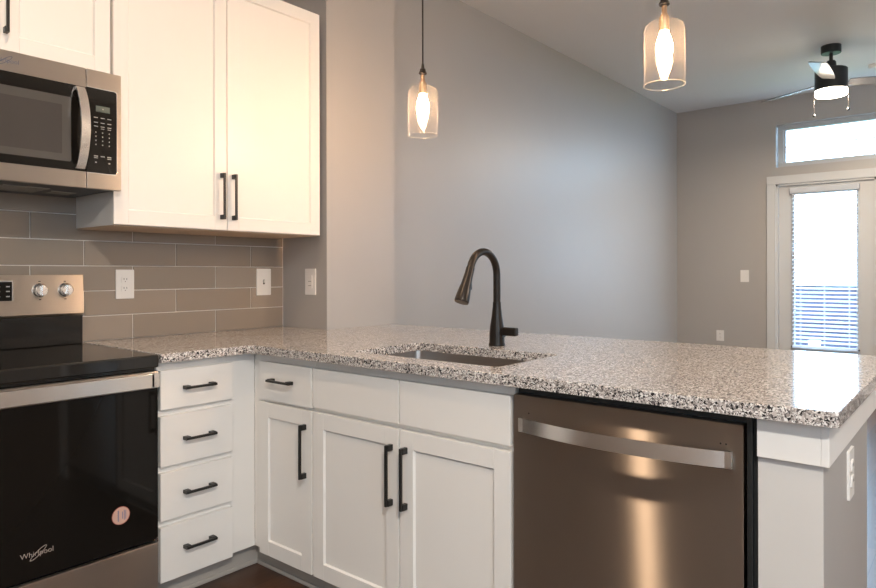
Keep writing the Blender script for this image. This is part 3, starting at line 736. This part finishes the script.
# ------------------------------------------------------------------ pendants
def pendant(x, y, zb, dia, label):
    H = .213; t = thing('pendant_light', label, 'pendant light', (x, y, ZC), 'glass pendant lights over the peninsula')
    r = dia/2
    b = NB(); lathe_closed(b, [(.06, 0), (.06, -.012), (.05, -.024), (.012, -.028)], (x, y, ZC)); obj('ceiling_canopy', b, M_BRONZE, t)
    zt = zb+H
    b = NB(); tube(b, [(x, y, ZC-.02), (x, y, zt+.075)], .0035, 10); obj('cord', b, M_BRONZE, t)
    b = NB(); lathe_closed(b, [(.005, .090), (.007, .072), (.012, .068), (.013, .058), (.0165, .054), (.0175, .048), (.015, .046)], (x, y, zt)); obj('socket_cap', b, M_BRONZE, t)
    b = NB()
    prof = [(.0225, .048), (.0235, .006), (.027, -.004), (.034, -.009), (r-.014, -.013), (r-.004, -.022), (r, -.038), (r, -H+.004), (r+.0012, -H+.001), (r, -H)]
    inner = [(r-.0025, -H), (r-.0025, -H+.004)]
    lathe(b, prof+inner, (x, y, zt), n=48); gs = obj('glass_shade', b, M_SHADE, t, sharp=60)
    b = NB(); N = 12; lathe(b, [(r+.0013*math.cos(2*PI*k/N), -H+.0013*math.sin(2*PI*k/N)) for k in range(N+1)], (x, y, zt), n=48); obj('rim', b, M_RIM, gs)
    b = NB(); lathe_closed(b, [(.008, .046), (.009, .020), (.0165, .004), (.0165, -.038), (.012, -.040)], (x, y, zt)); so = obj('lamp_socket', b, M_BRASS, t)
    b = NB(); lathe_closed(b, [(.013, -.040), (.016, -.050), (.022, -.066), (.0265, -.086), (.0255, -.106), (.0195, -.132), (.012, -.154), (.006, -.163), (.002, -.165)], (x, y, zt), n=24)
    obj('bulb', b, M_BULB, t)
pendant(-.08, -1.064, 1.786, .128, 'clear glass pendant light nearer the grey corner, with a glowing bulb')
pendant(-.08, -2.104, 1.809, .128, 'clear glass pendant light nearer the ceiling fan, with a glowing bulb')

# ------------------------------------------------------------------ ceiling fan
cx, cy = 3.99, -1.95
t = thing('ceiling_fan', 'dark three-blade ceiling fan with round light over the living room', 'ceiling fan', (cx, cy, ZC))
b = NB(); lathe_closed(b, [(.073, 0), (.073, -.058), (.070, -.062)], (cx, cy, ZC)); obj('ceiling_canopy', b, M_DARKFAN, t)
b = NB(); tube(b, [(cx, cy, ZC-.05), (cx, cy, 2.88)], .014, 16); lathe_closed(b, [(.03, 2.915), (.03, 2.925)], (cx, cy, 0)); obj('down_rod', b, M_DARKFAN, t)
b = NB(); lathe_closed(b, [(.036, 2.915), (.040, 2.86), (.112, 2.856), (.118, 2.850), (.118, 2.690), (.112, 2.684)], (cx, cy, 0), n=48); obj('motor_housing', b, M_DARKFAN, t)
b = NB(); lathe_closed(b, [(.117, 2.684), (.117, 2.652), (.110, 2.642), (.08, 2.635), (.03, 2.632)], (cx, cy, 0), n=48); obj('light_lens', b, M_FANLIGHT, t)
for deg in (61, 181, 301):
    a = math.radians(deg); d = Vector((math.cos(a), math.sin(a), 0)); s = Vector((-d.y, d.x, 0)); pit = math.radians(13)
    sv = s*math.cos(pit)-Vector((0, 0, 1))*math.sin(pit); nn = d.cross(sv)
    def slab(name, o0, o1, m, par):
        b = NB(); ring = []
        for r_, w in ((.13, .045), (.20, .055), (.35, .064), (.55, .066), (.64, .062), (.652, .050)):
            c = Vector((cx, cy, 2.752))+d*r_
            ring.append([b.verts.new(c+sv*w*q+nn*o) for q, o in ((-1, o0), (1, o0), (1, o1), (-1, o1))])
        for A, B_ in zip(ring, ring[1:]):
            for i in range(4): j = (i+1) % 4; b.faces.new((A[i], A[j], B_[j], B_[i]))
        b.faces.new(ring[0]); b.faces.new(ring[-1]); return obj(name, b, m, par)
    bl = slab('blade', 0, .004, M_BLADE, t); slab('blade_underside', -.003, -.0002, M_BLADE_UNDER, bl)
for (dx, dy, zl) in ((-.01, .121, 2.495), (.0, -.121, 2.515)):
    b = NB(); tube(b, [(cx+dx, cy+dy, 2.675), (cx+dx, cy+dy, zl)], .0014, 8); pc = obj('pull_chain', b, M_BRONZE, t)
    b = NB(); lathe_closed(b, [(.002, .012), (.009, .006), (.011, -.002), (.008, -.010), (.002, -.013)], (cx+dx, cy+dy, zl), n=16); obj('chain_knob', b, M_BLKPL, pc)
t = thing('smoke_detector', 'small white round smoke detector on the living room ceiling beside the fan', 'smoke detector', (4.80, -2.18, ZC))
b = NB(); lathe_closed(b, [(.065, 0), (.065, -.02), (.055, -.034), (.02, -.036)], (4.80, -2.18, ZC)); obj('housing', b, M_WHITEPL, t)
for (cx_, cy_), lab in zip(CANS, ('round flush kitchen ceiling light in front of the range', 'round flush ceiling light added behind the camera as unseen fill')):
    t = thing('ceiling_light', lab, 'ceiling light', (cx_, cy_, ZC))
    b = NB(); rr = .075 if cx_ > -2 else .165; lathe_closed(b, [(rr, 0), (rr+.005, -.02), (rr, -.035)], (cx_, cy_, ZC)); obj('trim_ring', b, M_BRONZE, t)
    b = NB(); lathe_closed(b, [(rr-.005, -.035), (rr-.010, -.055), (rr*.75, -.075), (rr*.42, -.085), (.01, -.088)], (cx_, cy_, ZC)); obj('lens', b, M_CAN, t)

gx, gy, gz = GLOBE
t = thing('fill_globe', 'unseen white globe pendant added to brighten the living room and its ceiling', 'pendant light', (gx, gy, ZC))
b = NB(); lathe_closed(b, [(.06, 0), (.06, -.02), (.01, -.028)], (gx, gy, ZC)); obj('ceiling_canopy', b, M_BRONZE, t)
b = NB(); tube(b, [(gx, gy, ZC-.02), (gx, gy, gz+.15)], .004, 10); obj('cord', b, M_BRONZE, t)
b = NB(); lathe(b, [(.15*math.cos(a*PI/24), .15*math.sin(a*PI/24)) for a in range(-10, 12)], GLOBE); obj('globe_shade', b, thin_glass('frosted_globe', (1, 1, 1), .12, .1, .1), t)
b = NB(); lathe_closed(b, [(.03, .17), (.032, .145), (.02, .11)], GLOBE); obj('socket_cap', b, M_BRONZE, t)

# ------------------------------------------------------------------ door blinds
def blind(g0, g1, z0, z1, label):
    x = XFAR+.005; ya, yb = g0+.012, g1-.012
    t = thing('door_blind', label, 'blind', (x, (ya+yb)/2, z0))
    obj('head_rail', box(x-.028, x+.018, yb-.012, ya+.018, 2.023, 2.078, bev=.003), M_BLIND, t)
    b = NB(); z = 2.012; tl = math.radians(20)
    while z > .46:
        dx, dz = .0235*math.cos(tl), .0235*math.sin(tl)
        v = [b.verts.new(p) for p in ((x-dx, yb, z-dz), (x-dx, ya, z-dz), (x, ya, z+.0022), (x, yb, z+.0022), (x+dx, yb, z+dz), (x+dx, ya, z+dz))]
        w = [b.verts.new(q.co-Vector((0, 0, .0026))) for q in v]
        for L in (v, w): b.faces.new((L[0], L[1], L[2], L[3])); b.faces.new((L[3], L[2], L[5], L[4]))
        for i, j in ((0, 1), (1, 2), (2, 5), (5, 4), (4, 3), (3, 0)): b.faces.new((v[i], v[j], w[j], w[i]))
        z -= .0425
    obj('slats', b, M_BLIND, t)
    obj('bottom_rail', box(x-.025, x+.025, yb, ya, .415, .442, bev=.004), M_BLIND, t)
    for y in (ya-.075, (ya+yb)/2, yb+.075):
        b = NB(); bx(b, x-.026, x-.0245, y-.0015, y+.0015, .41, 2.02); bx(b, x+.0245, x+.026, y-.0015, y+.0015, .41, 2.02); obj('ladder_tape', b, M_BLIND, t)
    b = NB(); tube(b, [(x-.034, ya-.04, 2.02), (x-.036, ya-.04, 1.25)], .004, 8); obj('tilt_wand', b, M_BLIND, t)
    b = NB()
    for y in (ya+.006, yb-.006): bx(b, x-.01, x+.022, y-.006, y+.006, .418, .432, bev=.001)
    obj('hold_down_bracket', b, M_SLOT, t)
blind(G[0], G[1], .40, 2.02, 'white horizontal blind on the glass door, lower slats over dark balcony')

# ------------------------------------------------------------------ outside
o = struct('balcony_floor', box(XFAR+.15, 7.25, -4.5, .6, -.14, -.02), M_DECK)
t = thing('balcony_parapet', 'dark blue-grey boarded balcony parapet with pale cap seen through the blind', 'railing', (7.1, -2, -.02))
b = NB(); bx(b, 7.1, 7.2, -4.5, .6, -.02, 1.03)
for k in range(9): bx(b, 7.088, 7.1, -4.5, .6, .005+k*.113, .110+k*.113, bev=.003)
obj('boards', b, M_PARAPET, t)
obj('cap', box(7.06, 7.23, -4.5, .6, 1.03, 1.065, bev=.004), M_TRIM, t)
t = thing('planter_box', 'small white box on the balcony floor seen through the blind', 'box', (6.6, -1.40, -.02))
b = NB(); bx(b, 6.5, 6.62, -1.435, -1.325, -.02, .39, bev=.006); obj('shell', b, M_TRIM, t)
obj('rim', box(6.495, 6.625, -1.44, -1.32, .38, .40, bev=.004), M_TRIM, t)
g = struct('ground', box(7.5, 60, -40, 40, -3.2, -3.0), M_GRASS)
def tree(x, y, h, label):
    t = thing('tree', label, 'tree', (x, y, -3), 'trees beyond the balcony')
    b = NB(); tube(b, [(x, y, -3), (x+.05, y, -1), (x, y+.05, h*.5-3)], [.22, .16, .08], 10); obj('trunk', b, M_BARK, t)
    b = NB()
    for k in range(1600):
        th, ph = random.uniform(0, 2*PI), math.acos(random.uniform(-1, 1)); rr = random.uniform(.55, 1)**.5
        c = Vector((x+h*.33*rr*math.sin(ph)*math.cos(th), y+h*.33*rr*math.sin(ph)*math.sin(th), -3+h*.62+h*.36*rr*math.cos(ph)))
        u = Vector((random.uniform(-1, 1), random.uniform(-1, 1), random.uniform(-1, 1))).normalized(); v = u.orthogonal().normalized(); s_ = .14
        b.faces.new([b.verts.new(c+u*s_), b.verts.new(c+v*s_*.5), b.verts.new(c-u*s_), b.verts.new(c-v*s_*.5)])
    obj('foliage', b, M_LEAF, t)
tree(19, 4.0, 4.6, 'leafy green tree beyond the balcony, left through the glass door')
tree(22, -1.5, 5.0, 'leafy green tree beyond the balcony, right through the glass door')
